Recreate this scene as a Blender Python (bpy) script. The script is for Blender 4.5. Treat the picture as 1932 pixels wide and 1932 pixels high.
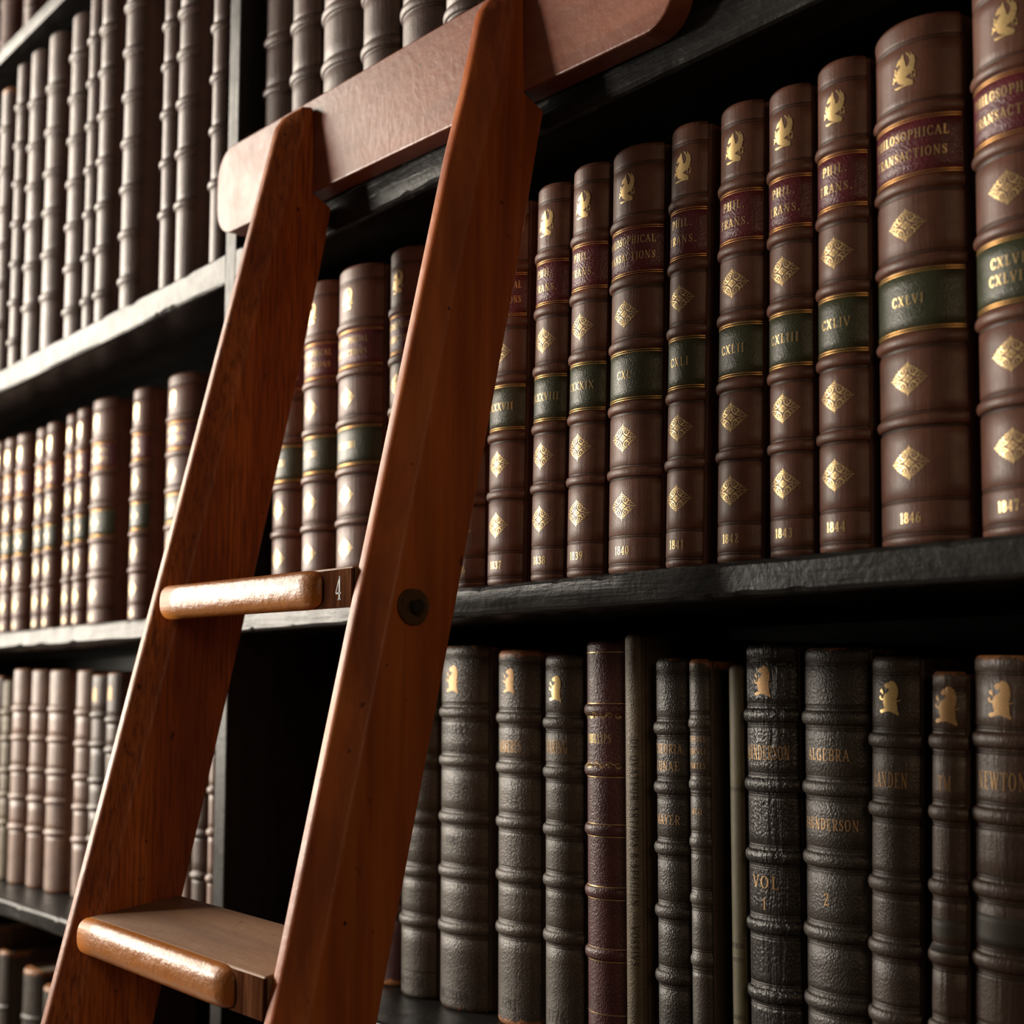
import bpy, bmesh, math, random
from mathutils import Matrix, Vector
random.seed(7)
for o in list(bpy.data.objects): bpy.data.objects.remove(o)
scene = bpy.context.scene
COL = scene.collection
ZO = 1.0                                     # height of the photographer's eye above the floor

# ---------------------------------------------------------------- camera
cam_d = bpy.data.cameras.new('camera'); cam = bpy.data.objects.new('camera', cam_d); COL.objects.link(cam)
R0 = (0.649887, 0.760030, 0.001143); R1 = (0.066013, -0.057944, 0.996135); R2 = (-0.757159, 0.647300, 0.087829)
cam.matrix_world = Matrix(((R0[0], R1[0], -R2[0], 0.0), (R0[1], R1[1], -R2[1], -0.664695), (R0[2], R1[2], -R2[2], ZO), (0, 0, 0, 1)))
cam_d.sensor_width = 36; cam_d.lens = 46.584; cam_d.shift_y = 0.0642
cam_d.clip_start = 0.02
cam_d.dof.use_dof = True; cam_d.dof.focus_distance = 0.97; cam_d.dof.aperture_fstop = 6.0
scene.camera = cam
# ---------------------------------------------------------------- world, daylight, exposure
w = bpy.data.worlds.new('world'); scene.world = w; w.use_nodes = True
bg = w.node_tree.nodes['Background']; bg.inputs[0].default_value = (1.0, 0.80, 0.62, 1); bg.inputs[1].default_value = 0.07

def area(name, loc, target, sx, sy, power, color):
    l = bpy.data.lights.new(name, 'AREA'); l.shape = 'RECTANGLE'; l.size = sx; l.size_y = sy; l.energy = power; l.color = color
    o = bpy.data.objects.new(name, l); COL.objects.link(o); o.location = loc
    o.rotation_euler = (Vector(target) - Vector(loc)).to_track_quat('-Z', 'Y').to_euler()
    return o
area('window_daylight', (-3.75, -2.35, ZO + .62), (-0.9, -0.05, ZO + 0.2), 0.28, 0.40, 115, (1.0, 0.90, 0.78))
area('window_skylight', (-3.7, -1.12, ZO + 0.90), (-1.3, -0.05, ZO + 0.30), 1.25, 2.1, 165, (1.0, 0.90, 0.76))
area('room_lamp', (2.3, -1.5, ZO + 0.9), (-0.8, -0.1, ZO + 0.1), 0.9, 0.9, 10, (1.0, 0.68, 0.40))
scene.view_settings.view_transform = 'Standard'; scene.view_settings.look = 'None'
scene.view_settings.exposure = 0.0; scene.view_settings.gamma = 1.0; scene.view_settings.use_curve_mapping = False

# ---------------------------------------------------------------- helpers
def link(name, me, mats, parent=None, smooth=False):
    ob = bpy.data.objects.new(name, me); COL.objects.link(ob)
    for m in (mats if isinstance(mats, (list, tuple)) else [mats]): me.materials.append(m)
    if parent: ob.parent = parent
    if smooth:
        for p in me.polygons: p.use_smooth = True
    return ob
def empty(name, loc, label, cat, group=None, rot=(0, 0, 0)):
    o = bpy.data.objects.new(name, None); COL.objects.link(o); o.location = loc; o.rotation_euler = rot
    o.empty_display_size = 0.02
    o['label'] = label; o['category'] = cat
    if group: o['group'] = group
    return o
def mesh(verts, faces, mi=None):
    me = bpy.data.meshes.new('m'); me.from_pydata(verts, [], faces); me.update()
    if mi:
        for p, k in zip(me.polygons, mi): p.material_index = k
    return me
def fix(me):
    bm = bmesh.new(); bm.from_mesh(me); bmesh.ops.recalc_face_normals(bm, faces=bm.faces); bm.to_mesh(me); bm.free(); return me
def box(x0, x1, y0, y1, z0, z1, bev=0.0, seg=2):
    bm = bmesh.new(); bmesh.ops.create_cube(bm, size=1)
    for v in bm.verts: v.co = Vector(((x0 + x1) / 2 + v.co.x * (x1 - x0), (y0 + y1) / 2 + v.co.y * (y1 - y0), (z0 + z1) / 2 + v.co.z * (z1 - z0)))
    if bev: bmesh.ops.bevel(bm, geom=bm.edges[:], offset=bev, segments=seg, profile=0.6, affect='EDGES')
    me = bpy.data.meshes.new('m'); bm.to_mesh(me); bm.free(); return me
def prism(pts, a0, a1, axis, bev=0.0, seg=3, slant=None):
    """extrude a closed 2-D outline between a0 and a1 along axis ('x': pts are (y,z), 'y': pts are (x,z))"""
    bm = bmesh.new()
    f = (lambda p, a: (a, p[0], p[1] + (slant(a) if slant else 0))) if axis == 'x' else (lambda p, a: (p[0], a, p[1]))
    A = [bm.verts.new(f(p, a0)) for p in pts]; B = [bm.verts.new(f(p, a1)) for p in pts]
    bm.faces.new(A); bm.faces.new(B[::-1]); n = len(pts)
    for i in range(n): bm.faces.new((A[i], B[i], B[(i + 1) % n], A[(i + 1) % n]))
    bmesh.ops.recalc_face_normals(bm, faces=bm.faces)
    if bev:
        ed = [e for e in bm.edges if len(e.link_faces) == 2 and e.calc_face_angle(0) > 0.6]
        bmesh.ops.bevel(bm, geom=ed, offset=bev, segments=seg, profile=0.55, affect='EDGES', clamp_overlap=True)
    me = bpy.data.meshes.new('m'); bm.to_mesh(me); bm.free(); return me

# ---------------------------------------------------------------- materials
class NT:
    def __init__(s, name):
        s.m = bpy.data.materials.new(name); s.m.use_nodes = True; s.t = s.m.node_tree
        s.b = s.t.nodes['Principled BSDF']
    def n(s, k, **kw):
        o = s.t.nodes.new(k)
        for a, v in kw.items():
            if a in o.inputs: o.inputs[a].default_value = v
            else: setattr(o, a, v)
        return o
    def l(s, a, b): s.t.links.new(a, b)
    def coords(s, scale=(1, 1, 1), rot=(0, 0, 0), kind='Object'):
        tc = s.n('ShaderNodeTexCoord'); mp = s.n('ShaderNodeMapping'); mp.inputs['Scale'].default_value = scale; mp.inputs['Rotation'].default_value = rot
        s.l(tc.outputs[kind], mp.inputs['Vector']); return mp.outputs['Vector']
    def noise(s, vec, scale, detail=4, rough=0.55, dist=0.0):
        o = s.n('ShaderNodeTexNoise'); o.inputs['Scale'].default_value = scale; o.inputs['Detail'].default_value = detail
        o.inputs['Roughness'].default_value = rough; o.inputs['Distortion'].default_value = dist
        s.l(vec, o.inputs['Vector']); return o.outputs['Fac']
    def ramp(s, fac, stops):
        r = s.n('ShaderNodeValToRGB'); e = r.color_ramp.elements
        while len(e) < len(stops): e.new(0.5)
        for k, (p, c) in enumerate(stops): e[k].position = p; e[k].color = tuple(c) + (1,)
        s.l(fac, r.inputs['Fac']); return r.outputs['Color']
    def mix(s, fac, a, b, mode='MIX'):
        o = s.n('ShaderNodeMix', data_type='RGBA', blend_type=mode)
        if hasattr(fac, 'node'): s.l(fac, o.inputs[0])
        else: o.inputs[0].default_value = fac
        for v, k in ((a, 6), (b, 7)):
            if hasattr(v, 'node'): s.l(v, o.inputs[k])
            else: o.inputs[k].default_value = tuple(v) + (1,)
        return o.outputs[2]
    def math(s, op, a, b=0.0):
        o = s.n('ShaderNodeMath', operation=op)
        for v, k in ((a, 0), (b, 1)):
            if hasattr(v, 'node'): s.l(v, o.inputs[k])
            else: o.inputs[k].default_value = v
        return o.outputs[0]
    def bump(s, h, strength, dist, prev=None):
        o = s.n('ShaderNodeBump'); o.inputs['Strength'].default_value = strength; o.inputs['Distance'].default_value = dist
        s.l(h, o.inputs['Height'])
        if prev: s.l(prev, o.inputs['Normal'])
        return o.outputs['Normal']

def lerp(a, b, t): return tuple(x + (y - x) * t for x, y in zip(a, b))
def leather(name, base, rough=0.45, grain=900, gs=0.35, wear=0.0, crease=0.0, var=0.35, wearcol=(0.36, 0.14, 0.045), spec=0.5, streak=0.5):
    t = NT(name); v = t.coords()
    big = t.noise(v, 38, 5, 0.6); c = t.ramp(big, [(0.3, lerp(base, (0, 0, 0), var)), (0.55, base), (0.8, lerp(base, tuple(min(1, x * 1.9 + 0.01) for x in base), var))])
    vs = t.coords((120, 120, 7)); st = t.noise(vs, 1.0, 3, 0.6)
    c = t.mix(t.math('MULTIPLY', t.ramp(st, [(0.45, (0, 0, 0)), (0.75, (1, 1, 1))]), streak * 0.5), c, lerp(base, (0, 0, 0), 0.55))
    if wear > 0:
        g = t.n('ShaderNodeTexCoord'); sp = t.n('ShaderNodeSeparateXYZ'); t.l(g.outputs['Generated'], sp.inputs[0])
        d = t.math('ABSOLUTE', t.math('SUBTRACT', sp.outputs['Z'], 0.5))
        e = t.math('ADD', t.math('MULTIPLY', t.math('SUBTRACT', d, 0.5 - 0.030 * wear), 40.0), t.math('MULTIPLY', t.math('SUBTRACT', t.noise(v, 150, 4, 0.65), 0.5), 2.0))
        spots = t.math('MULTIPLY', t.math('SUBTRACT', t.noise(v, 55, 6, 0.7), 0.71 - 0.03 * wear), 10)
        f = t.ramp(t.math('MAXIMUM', e, spots), [(0.25, (0, 0, 0)), (0.5, (1, 1, 1))])
        c = t.mix(f, c, t.mix(t.noise(v, 260, 3), lerp(wearcol, (0, 0, 0), 0.6), wearcol))
    t.l(c, t.b.inputs['Base Color'])
    t.b.inputs['Roughness'].default_value = rough
    t.l(t.math('ADD', t.math('MULTIPLY', t.noise(v, 70, 4), 0.22), rough - 0.11), t.b.inputs['Roughness'])
    t.b.inputs['Specular IOR Level'].default_value = spec
    vor = t.n('ShaderNodeTexVoronoi', feature='SMOOTH_F1'); vor.inputs['Scale'].default_value = grain; t.l(t.coords((1, 1, 0.7)), vor.inputs['Vector'])
    nb = t.bump(vor.outputs['Distance'], gs, 0.0007)
    nb = t.bump(t.noise(v, 90, 4), 0.15, 0.0007, nb)
    if crease: nb = t.bump(t.noise(t.coords((260, 260, 14)), 1.0, 4, 0.65, 0.6), crease, 0.0016, nb)
    t.l(nb, t.b.inputs['Normal'])
    return t.m
def plain(name, col, rough=0.6, metal=0.0, bump=0.0, scale=300):
    t = NT(name); v = t.coords(); n = t.noise(v, scale, 4)
    t.l(t.ramp(n, [(0.3, lerp(col, (0, 0, 0), 0.35)), (0.7, col)]), t.b.inputs['Base Color'])
    t.b.inputs['Roughness'].default_value = rough; t.b.inputs['Metallic'].default_value = metal
    if bump: t.l(t.bump(n, bump, 0.0006), t.b.inputs['Normal'])
    return t.m
def wood(name, dark, mid, light, axis_rot, ring=55, rough=0.3, gs=0.2, line=0.5, figure=6, coat=0.3, along=(1, 1, 0.06), dent=0.35):
    t = NT(name); v = t.coords(along, axis_rot)
    n1 = t.noise(v, figure, 5, 0.6, 0.8); c = t.ramp(n1, [(0.28, dark), (0.5, mid), (0.72, light)])
    n2 = t.noise(v, ring, 4, 0.6, 0.4); c = t.mix(t.math('MULTIPLY', t.ramp(n2, [(0.42, (0, 0, 0)), (0.68, (1, 1, 1))]), line), c, lerp(dark, (0, 0, 0), 0.35))
    v0 = t.coords(); sp = t.noise(v0, 95, 3, 0.5); c = t.mix(t.ramp(sp, [(0.70, (0, 0, 0)), (0.77, (1, 1, 1))]), c, lerp(dark, (0, 0, 0), 0.75))
    t.l(c, t.b.inputs['Base Color'])
    t.l(t.math('ADD', t.math('MULTIPLY', t.noise(v0, 40, 5), 0.3), rough - 0.15), t.b.inputs['Roughness'])
    t.b.inputs['Coat Weight'].default_value = coat; t.b.inputs['Coat Roughness'].default_value = 0.22
    nb = t.bump(n2, gs, 0.0008); nb = t.bump(t.noise(v0, 120, 4, 0.6), dent, 0.0010, nb)
    t.l(nb, t.b.inputs['Normal']); t.l(nb, t.b.inputs['Coat Normal'])
    return t.m

LEAN = math.atan(0.245)
M = {}
M['ebony'] = wood('ebonised_oak', (0.006, 0.006, 0.006), (0.012, 0.0115, 0.011), (0.022, 0.021, 0.020), (0, 0, 0), ring=170, rough=0.34, gs=0.65, line=0.4, figure=20, coat=0.0, along=(0.07, 1, 1), dent=0.5)
M['upright'] = wood('ebonised_upright', (0.006, 0.006, 0.006), (0.012, 0.0115, 0.011), (0.020, 0.019, 0.019), (0, 0, 0), ring=170, rough=0.42, gs=0.6, line=0.4, figure=20, coat=0.0, along=(1, 1, 0.07), dent=0.4)
M['rail_fir'] = wood('varnished_fir_rail', (0.19, 0.044, 0.010), (0.33, 0.092, 0.019), (0.46, 0.155, 0.032), (LEAN, 0, 0), ring=380, rough=0.46, gs=0.4, line=0.95, figure=16, coat=0.04)
M['rail_pine'] = wood('varnished_pine_rail', (0.15, 0.028, 0.008), (0.40, 0.100, 0.020), (0.54, 0.180, 0.034), (LEAN, 0, 0), ring=50, rough=0.46, gs=0.10, line=0.45, figure=17, coat=0.04)
M['tread_top'] = wood('worn_tread_wood', (0.13, 0.062, 0.030), (0.20, 0.10, 0.048), (0.27, 0.15, 0.075), (0, 0, 0), ring=90, rough=0.62, gs=0.3, line=0.3, figure=22, coat=0.0, along=(0.08, 1, 1))
M['nosing'] = wood('polished_nosing', (0.19, 0.058, 0.008), (0.30, 0.100, 0.013), (0.40, 0.155, 0.024), (0, 0, 0), ring=120, rough=0.38, gs=0.3, line=0.2, figure=20, coat=0.1, along=(0.08, 1, 1), dent=0.9)
M['endgrain'] = wood('tread_end_grain', (0.030, 0.010, 0.005), (0.075, 0.027, 0.012), (0.14, 0.06, 0.03), (LEAN, 0, 0), ring=260, rough=0.85, gs=0.4, line=0.6, figure=60, coat=0.0)
M['mahogany'] = wood('mahogany_board', (0.11, 0.030, 0.016), (0.19, 0.058, 0.030), (0.27, 0.095, 0.05), (0, 0, 0), ring=70, rough=0.46, gs=0.15, line=0.3, figure=14, coat=0.12, along=(0.12, 1, 1), dent=0.4)
M['ebony'].node_tree.nodes['Principled BSDF'].inputs['Specular IOR Level'].default_value = 0.16
for k_ in ('rail_fir', 'rail_pine'): M[k_].node_tree.nodes['Principled BSDF'].inputs['Specular IOR Level'].default_value = 0.28
M['upright'].node_tree.nodes['Principled BSDF'].inputs['Specular IOR Level'].default_value = 0.2
M['mahogany'].node_tree.nodes['Principled BSDF'].inputs['Specular IOR Level'].default_value = 0.28
M['nosing'].node_tree.nodes['Principled BSDF'].inputs['Specular IOR Level'].default_value = 0.3
M['endgrain'].node_tree.nodes['Principled BSDF'].inputs['Specular IOR Level'].default_value = 0.0
M['brass'] = plain('aged_brass', (0.16, 0.095, 0.04), 0.5, 0.7, 0.2)
M['iron'] = plain('dark_bolt_iron', (0.04, 0.032, 0.026), 0.55, 0.6, 0.2)
M['cut'] = plain('pale_cut_edge', (0.42, 0.33, 0.26), 0.6)
M['gilt'] = plain('gilt', (0.93, 0.66, 0.30), 0.36, 0.75, 0.15, 900)
M['tooling'] = plain('blind_tooling', (0.022, 0.012, 0.008), 0.5)
M['gilt_line'] = plain('gilt_line', (0.70, 0.38, 0.13), 0.42, 0.75, 0.15, 900)
M['gilt_dull'] = plain('dull_gilt', (0.56, 0.34, 0.15), 0.45, 0.4, 0.3, 900)
M['blind'] = plain('blackened_lettering', (0.014, 0.011, 0.009), 0.5)
M['calf'] = leather('brown_calf', (0.122, 0.047, 0.028), 0.46, 1500, 0.14, 0.0, 0.18, spec=0.42)
M['red'] = leather('red_label_leather', (0.100, 0.012, 0.018), 0.40, 1100, 0.55, 0, 0, 0.25, streak=0.1)
M['green'] = leather('green_label_leather', (0.036, 0.040, 0.016), 0.42, 1300, 0.4, 0, 0, 0.25, streak=0.1)
M['cloth'] = leather('maroon_cloth_board', (0.060, 0.020, 0.013), 0.62, 1600, 0.2)
M['grey'] = leather('grey_morocco', (0.085, 0.048, 0.040), 0.48, 1000, 0.3, 0.0, 0.3, spec=0.7)
M['greyred'] = leather('dark_red_brown_board', (0.075, 0.022, 0.014), 0.6, 1500, 0.2)
M['black'] = leather('black_morocco', (0.054, 0.042, 0.032), 0.45, 900, 0.7, 0.35, 0.12)
M['blackworn'] = leather('worn_black_morocco', (0.040, 0.032, 0.026), 0.44, 640, 0.9, 1.0, 0.35)
M['blackboard'] = leather('black_board_cloth', (0.050, 0.021, 0.013), 0.6, 1300, 0.3, 0.25)
M['smooth'] = leather('charcoal_leather', (0.056, 0.044, 0.033), 0.46, 950, 0.6, 0.15, 0.15)
M['gloss'] = leather('glossy_black_leather', (0.018, 0.015, 0.014), 0.30, 700, 0.5, 0.1, 1.0)
M['blackshaded'] = leather('shaded_black_morocco', (0.030, 0.023, 0.018), 0.46, 900, 0.7, 0.35, 0.12)  # black morocco copy, light falloff towards the right darkened into its colour
M['maroon'] = leather('maroon_morocco', (0.088, 0.024, 0.028), 0.42, 900, 0.65, 0.0, 0.1)
M['tan'] = leather('olive_tan_cloth', (0.125, 0.092, 0.050), 0.5, 1300, 0.7, 0.3, 0.1, wearcol=(0.16, 0.075, 0.03))
M['brownworn'] = leather('worn_brown_leather', (0.062, 0.034, 0.022), 0.46, 900, 0.3, 0.6, 0.5, spec=0.65)
M['vellum'] = leather('grubby_vellum', (0.085, 0.070, 0.032), 0.6, 600, 0.1)
M['scar'] = leather('label_scar', (0.050, 0.044, 0.036), 0.6, 1200, 0.15)
M['scuffed'] = leather('scuffed_mauve_leather', (0.190, 0.110, 0.080), 0.50, 1000, 0.2, 0.6, 0.3, spec=0.8)
M['pages'] = plain('page_edges', (0.13, 0.095, 0.06), 0.8, 0, 0.4, 700)
M['dust'] = plain('dusty_page_tops', (0.16, 0.12, 0.075), 0.85, 0, 0.4, 500)
M['floor'] = wood('oak_floorboards', (0.05, 0.028, 0.015), (0.09, 0.05, 0.026), (0.13, 0.075, 0.04), (0, 0, 0), ring=20, rough=0.4, figure=4, along=(0.06, 1, 1))
M['plaster'] = plain('wall_plaster', (0.11, 0.085, 0.06), 0.85, 0, 0.2, 60)

# ---------------------------------------------------------------- gilt strokes, letters and ornaments (2-D, unit space)
def stroke(pts, wd):
    """polyline -> quads; wd a width or a list of widths"""
    q = []; n = len(pts); W = wd if isinstance(wd, (list, tuple)) else [wd] * n; L = []; Rr = []
    for i, (x, y) in enumerate(pts):
        a = pts[max(0, i - 1)]; b = pts[min(n - 1, i + 1)]; dx, dy = b[0] - a[0], b[1] - a[1]; d = math.hypot(dx, dy) or 1
        nx, ny = -dy / d * W[i] / 2, dx / d * W[i] / 2; L.append((x + nx, y + ny)); Rr.append((x - nx, y - ny))
    return [[L[i], L[i + 1], Rr[i + 1], Rr[i]] for i in range(n - 1)]
def arcp(cx, cy, rx, ry, a0, a1, n=12): return [(cx + rx * math.cos(math.radians(a0 + (a1 - a0) * i / n)), cy + ry * math.sin(math.radians(a0 + (a1 - a0) * i / n))) for i in range(n + 1)]
TH, TN = 0.125, 0.05
def arcs(cx, cy, rx, ry, a0, a1, n=14):
    p = arcp(cx, cy, rx, ry, a0, a1, n)
    return stroke(p, [TN + (TH - TN) * abs(math.cos(math.radians(a0 + (a1 - a0) * i / n))) for i in range(n + 1)])
def rect(x0, x1, y0, y1): return [[(x0, y0), (x1, y0), (x1, y1), (x0, y1)]]
def stem(x, y0=0, y1=1, t=TH, s0=True, s1=True):
    q = rect(x - t / 2, x + t / 2, y0, y1)
    if s0: q += rect(x - t / 2 - .08, x + t / 2 + .08, y0, y0 + .045)
    if s1: q += rect(x - t / 2 - .08, x + t / 2 + .08, y1 - .045, y1)
    return q
def sl(a, b, t): return stroke([a, b], t)
def srf(x, y): return rect(x - .11, x + .11, y - (.045 if y > .5 else 0), y + (0 if y > .5 else .045))
def dot(cx, cy, r, n=10): return [[(cx + r * math.cos(2 * math.pi * i / n), cy + r * math.sin(2 * math.pi * i / n)) for i in range(n)]]
def G(ch):
    if ch == ' ': return .35, []
    if ch == 'I': return .36, stem(.18)
    if ch == 'L': return .62, stem(.2) + rect(.2, .58, 0, .05) + rect(.53, .58, 0, .25)
    if ch == 'H': return .78, stem(.18) + stem(.6) + rect(.18, .6, .48, .53)
    if ch == 'T': return .68, stem(.34, s1=False) + rect(.03, .65, .95, 1) + rect(.03, .08, .75, 1) + rect(.6, .65, .75, 1)
    if ch in 'EF':
        q = stem(.2) + rect(.2, .58, .95, 1) + rect(.53, .58, .78, 1) + rect(.2, .45, .48, .53) + rect(.42, .46, .4, .62)
        if ch == 'E': q += rect(.2, .6, 0, .05) + rect(.55, .6, 0, .24)
        return .66, q
    if ch in 'PRB':
        q = stem(.2) + rect(.2, .4, .95, 1) + rect(.2, .4, .46, .51) + arcs(.38, .73, .2, .245, -90, 90)
        if ch == 'R': q += sl((.36, .48), (.62, .02), .13) + rect(.55, .72, 0, .045)
        if ch == 'B': q += rect(.2, .42, 0, .05) + arcs(.4, .25, .22, .23, -90, 90)
        return (.72 if ch == 'R' else .66), q
    if ch == 'D': return .74, stem(.2) + rect(.2, .38, .95, 1) + rect(.2, .38, 0, .05) + arcs(.36, .5, .28, .475, -90, 90)
    if ch in 'OQ0':
        q = arcs(.35, .5, .27, .475, 0, 360, 24)
        if ch == 'Q': q += sl((.35, .15), (.68, -.12), .09)
        return (.72 if ch != '0' else .6), (q if ch != '0' else arcs(.28, .5, .2, .475, 0, 360, 20))
    if ch in 'CG':
        q = arcs(.38, .5, .29, .475, 40, 320, 20) + rect(.58, .63, .68, .98)
        q += (rect(.52, .66, 0, .42) + rect(.44, .72, .4, .45)) if ch == 'G' else rect(.58, .62, .1, .3)
        return .70, q
    if ch == 'S': return .56, stroke([(.46, .72), (.45, .88), (.3, .965), (.13, .88), (.12, .7), (.28, .53), (.44, .36), (.44, .15), (.27, .035), (.1, .12), (.08, .3)], [.05, .06, .05, .09, .13, .15, .13, .09, .05, .06, .05]) + rect(.43, .48, .68, .98) + rect(.06, .11, .02, .32)
    if ch in 'AV':
        q = [((.07, 0), (.33, .98), TN + .015), ((.33, 1), (.62, 0), TH)]
        o = []
        for a, b, t in q:
            if ch == 'V': a, b = (.69 - a[0], 1 - a[1]), (.69 - b[0], 1 - b[1])
            o += sl(a, b, t)
        if ch == 'A': o += rect(.17, .5, .33, .38) + srf(.08, 0) + srf(.62, 0)
        else: o += srf(.07, 1) + srf(.62, 1)
        return .70, o
    if ch == 'N': return .80, stem(.16, t=.06) + stem(.64, t=.06, s0=False) + sl((.13, 1), (.64, 0), TH)
    if ch == 'M': return .96, stem(.15, t=.06) + stem(.8) + sl((.16, 1), (.46, .05), TH) + sl((.46, .05), (.79, 1), .06)
    if ch == 'W': return .98, sl((.08, 1), (.3, 0), TH) + sl((.3, 0), (.49, .95), .06) + sl((.45, 1), (.68, 0), TH) + sl((.68, 0), (.9, 1), .06) + srf(.08, 1) + srf(.9, 1)
    if ch == 'X': return .72, sl((.1, 1), (.62, 0), TH) + sl((.6, 1), (.1, 0), .06) + srf(.1, 1) + srf(.6, 1) + srf(.1, 0) + srf(.62, 0)
    if ch == 'Y': return .70, stem(.35, 0, .48, s1=False) + sl((.08, 1), (.36, .45), TH) + sl((.62, 1), (.36, .45), .06) + srf(.08, 1) + srf(.62, 1)
    if ch == 'U': return .76, stem(.18, .3, 1, s0=False) + stem(.6, .3, 1, t=.06, s0=False) + arcs(.39, .3, .21, .27, 180, 360)
    if ch == '&': return .8, arcs(.34, .76, .16, .21, 0, 360) + arcs(.32, .28, .24, .26, 60, 340) + sl((.22, .66), (.7, 0), TH) + rect(.6, .78, 0, .045)
    if ch == '.': return .28, dot(.13, .08, .085)
    if ch == "'": return .2, rect(.06, .14, .72, 1)
    if ch == '-': return .6, rect(.06, .54, .42, .48)
    if ch == '_': return 1.2, rect(.06, 1.14, .42, .48)
    if ch == '1': return .4, stem(.22, s1=False) + sl((.2, .98), (.06, .82), .06)
    if ch == '2': return .58, stroke([(.1, .74), (.12, .9), (.28, .97), (.44, .86), (.42, .65), (.22, .3), (.08, .05)], [.1, .07, .05, .1, .14, .09, .06]) + rect(.08, .52, 0, .09) + rect(.48, .53, 0, .24)
    if ch == '3': return .56, stroke([(.1, .8), (.2, .95), (.36, .93), (.44, .76), (.36, .58), (.2, .53)], [.1, .06, .07, .13, .1, .05]) + stroke([(.2, .53), (.38, .49), (.47, .28), (.38, .07), (.2, .04), (.08, .18)], [.05, .09, .14, .08, .06, .1])
    if ch == '4': return .60, stem(.4, s1=False) + sl((.4, .98), (.04, .3), .06) + rect(.03, .56, .26, .32)
    if ch == '6': return .58, arcs(.29, .28, .2, .26, 0, 360, 18) + stroke([(.11, .3), (.13, .6), (.25, .86), (.42, .97)], [.14, .13, .09, .06])
    if ch == '7': return .56, rect(.06, .52, .9, 1) + rect(.06, .11, .76, 1) + stroke([(.48, .92), (.32, .5), (.26, 0)], [.06, .1, .15])
    if ch == '8': return .56, arcs(.28, .75, .16, .22, 0, 360, 16) + arcs(.28, .27, .2, .245, 0, 360, 18)
    if ch == '9': return .58, arcs(.29, .72, .2, .26, 0, 360, 18) + stroke([(.47, .7), (.45, .4), (.33, .14), (.16, .03)], [.14, .13, .09, .06])
    if ch == '5': return .56, rect(.12, .46, .9, 1) + rect(.12, .17, .5, 1) + stroke([(.15, .52), (.32, .6), (.46, .42), (.44, .15), (.25, .03), (.08, .15)], [.05, .08, .14, .1, .06, .09])
    return .5, rect(.1, .4, 0, 1)
def text_polys(s, height, width=None, gap=.12, maxw=None, squeeze=1.0):
    x = 0; polys = []
    for ch in s:
        wd, q = G(ch)
        polys += [[(px + x, py) for px, py in f] for f in q]; x += wd + gap
    x -= gap; k = height * squeeze
    if width: k = width / x
    if maxw and x * k > maxw: k = maxw / x
    return [[((px - x / 2) * k, (py - .5) * height) for px, py in f] for f in polys]
def spiral(cx, cy, r0, r1, a0, a1, n=16): return [(cx + (r0 + (r1 - r0) * i / n) * math.cos(math.radians(a0 + (a1 - a0) * i / n)), cy + (r0 + (r1 - r0) * i / n) * math.sin(math.radians(a0 + (a1 - a0) * i / n))) for i in range(n + 1)]
def ornament(hw, hh):
    q = []; _st = stroke
    stroke_ = lambda p, wd: _st(p, [v * .62 for v in wd] if isinstance(wd, list) else wd * .7)
    q += stroke_([(.0, .86), (.04, .62), (.09, .40), (.20, .23), (.36, .12), (.56, .06), (.76, .015)], [.03, .04, .055, .09, .08, .05, .03])
    q += stroke_([(.20, .23), (.30, .22), (.42, .28), (.47, .40), (.42, .52), (.32, .55), (.24, .49), (.25, .40), (.32, .37)], [.05, .12, .13, .10, .07, .05, .05, .06, .07])
    q += stroke_([(.09, .42), (.14, .56), (.24, .66), (.33, .66), (.37, .60)], [.03, .05, .06, .05, .04])
    q += stroke_([(.52, .07), (.56, .19), (.64, .27), (.72, .25), (.73, .17), (.67, .15)], [.03, .07, .07, .06, .05, .05])
    q += stroke_([(.56, .30), (.52, .38), (.56, .42)], [.06, .07, .05])
    q += dot(.10, .70, .04) + dot(.19, .73, .035) + dot(.48, .50, .035) + dot(.62, .36, .035) + dot(.82, .13, .035) + dot(.10, .83, .032)
    q += stroke_([(.0, .26), (.07, .16), (.16, .10), (.26, .0)], .028) + stroke([(.0, .08), (.05, .04), (.10, .0)], .028) + dot(.11, .11, .035, 6)
    full = []
    for sx in (1, -1):
        for sy in (1, -1): full += [[(x * sx * hw, y * sy * hh) for x, y in f] for f in q]
    for s in (1, -1):
        full += [[(x * hw, y * hh * s) for x, y in f] for f in rect(-.018, .018, .78, 1.0) + dot(0, .84, .05) + dot(0, .16, .05, 8)]
        full += [[(x * hw * s, y * hh) for x, y in f] for f in rect(.74, .90, -.02, .02) + dot(.94, 0, .035) + dot(.17, 0, .045, 8)]
    return full
def tess(P):
    area2 = lambda a, b, c: (b[0] - a[0]) * (c[1] - a[1]) - (b[1] - a[1]) * (c[0] - a[0])
    if sum(P[i][0] * P[(i + 1) % len(P)][1] - P[(i + 1) % len(P)][0] * P[i][1] for i in range(len(P))) < 0: P = P[::-1]
    P = list(P); out = []
    while len(P) > 3:
        n = len(P); done = False
        for i in range(n):
            a, b, c = P[i - 1], P[i], P[(i + 1) % n]
            if area2(a, b, c) <= 1e-9: continue
            if any(q not in (a, b, c) and area2(a, b, q) >= 0 and area2(b, c, q) >= 0 and area2(c, a, q) >= 0 for q in P): continue
            out.append([a, b, c]); P.pop(i); done = True; break
        if not done: P.pop(min(range(n), key=lambda i: abs(area2(P[i - 1], P[i], P[(i + 1) % n]))))
    out.append(P); return out
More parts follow.
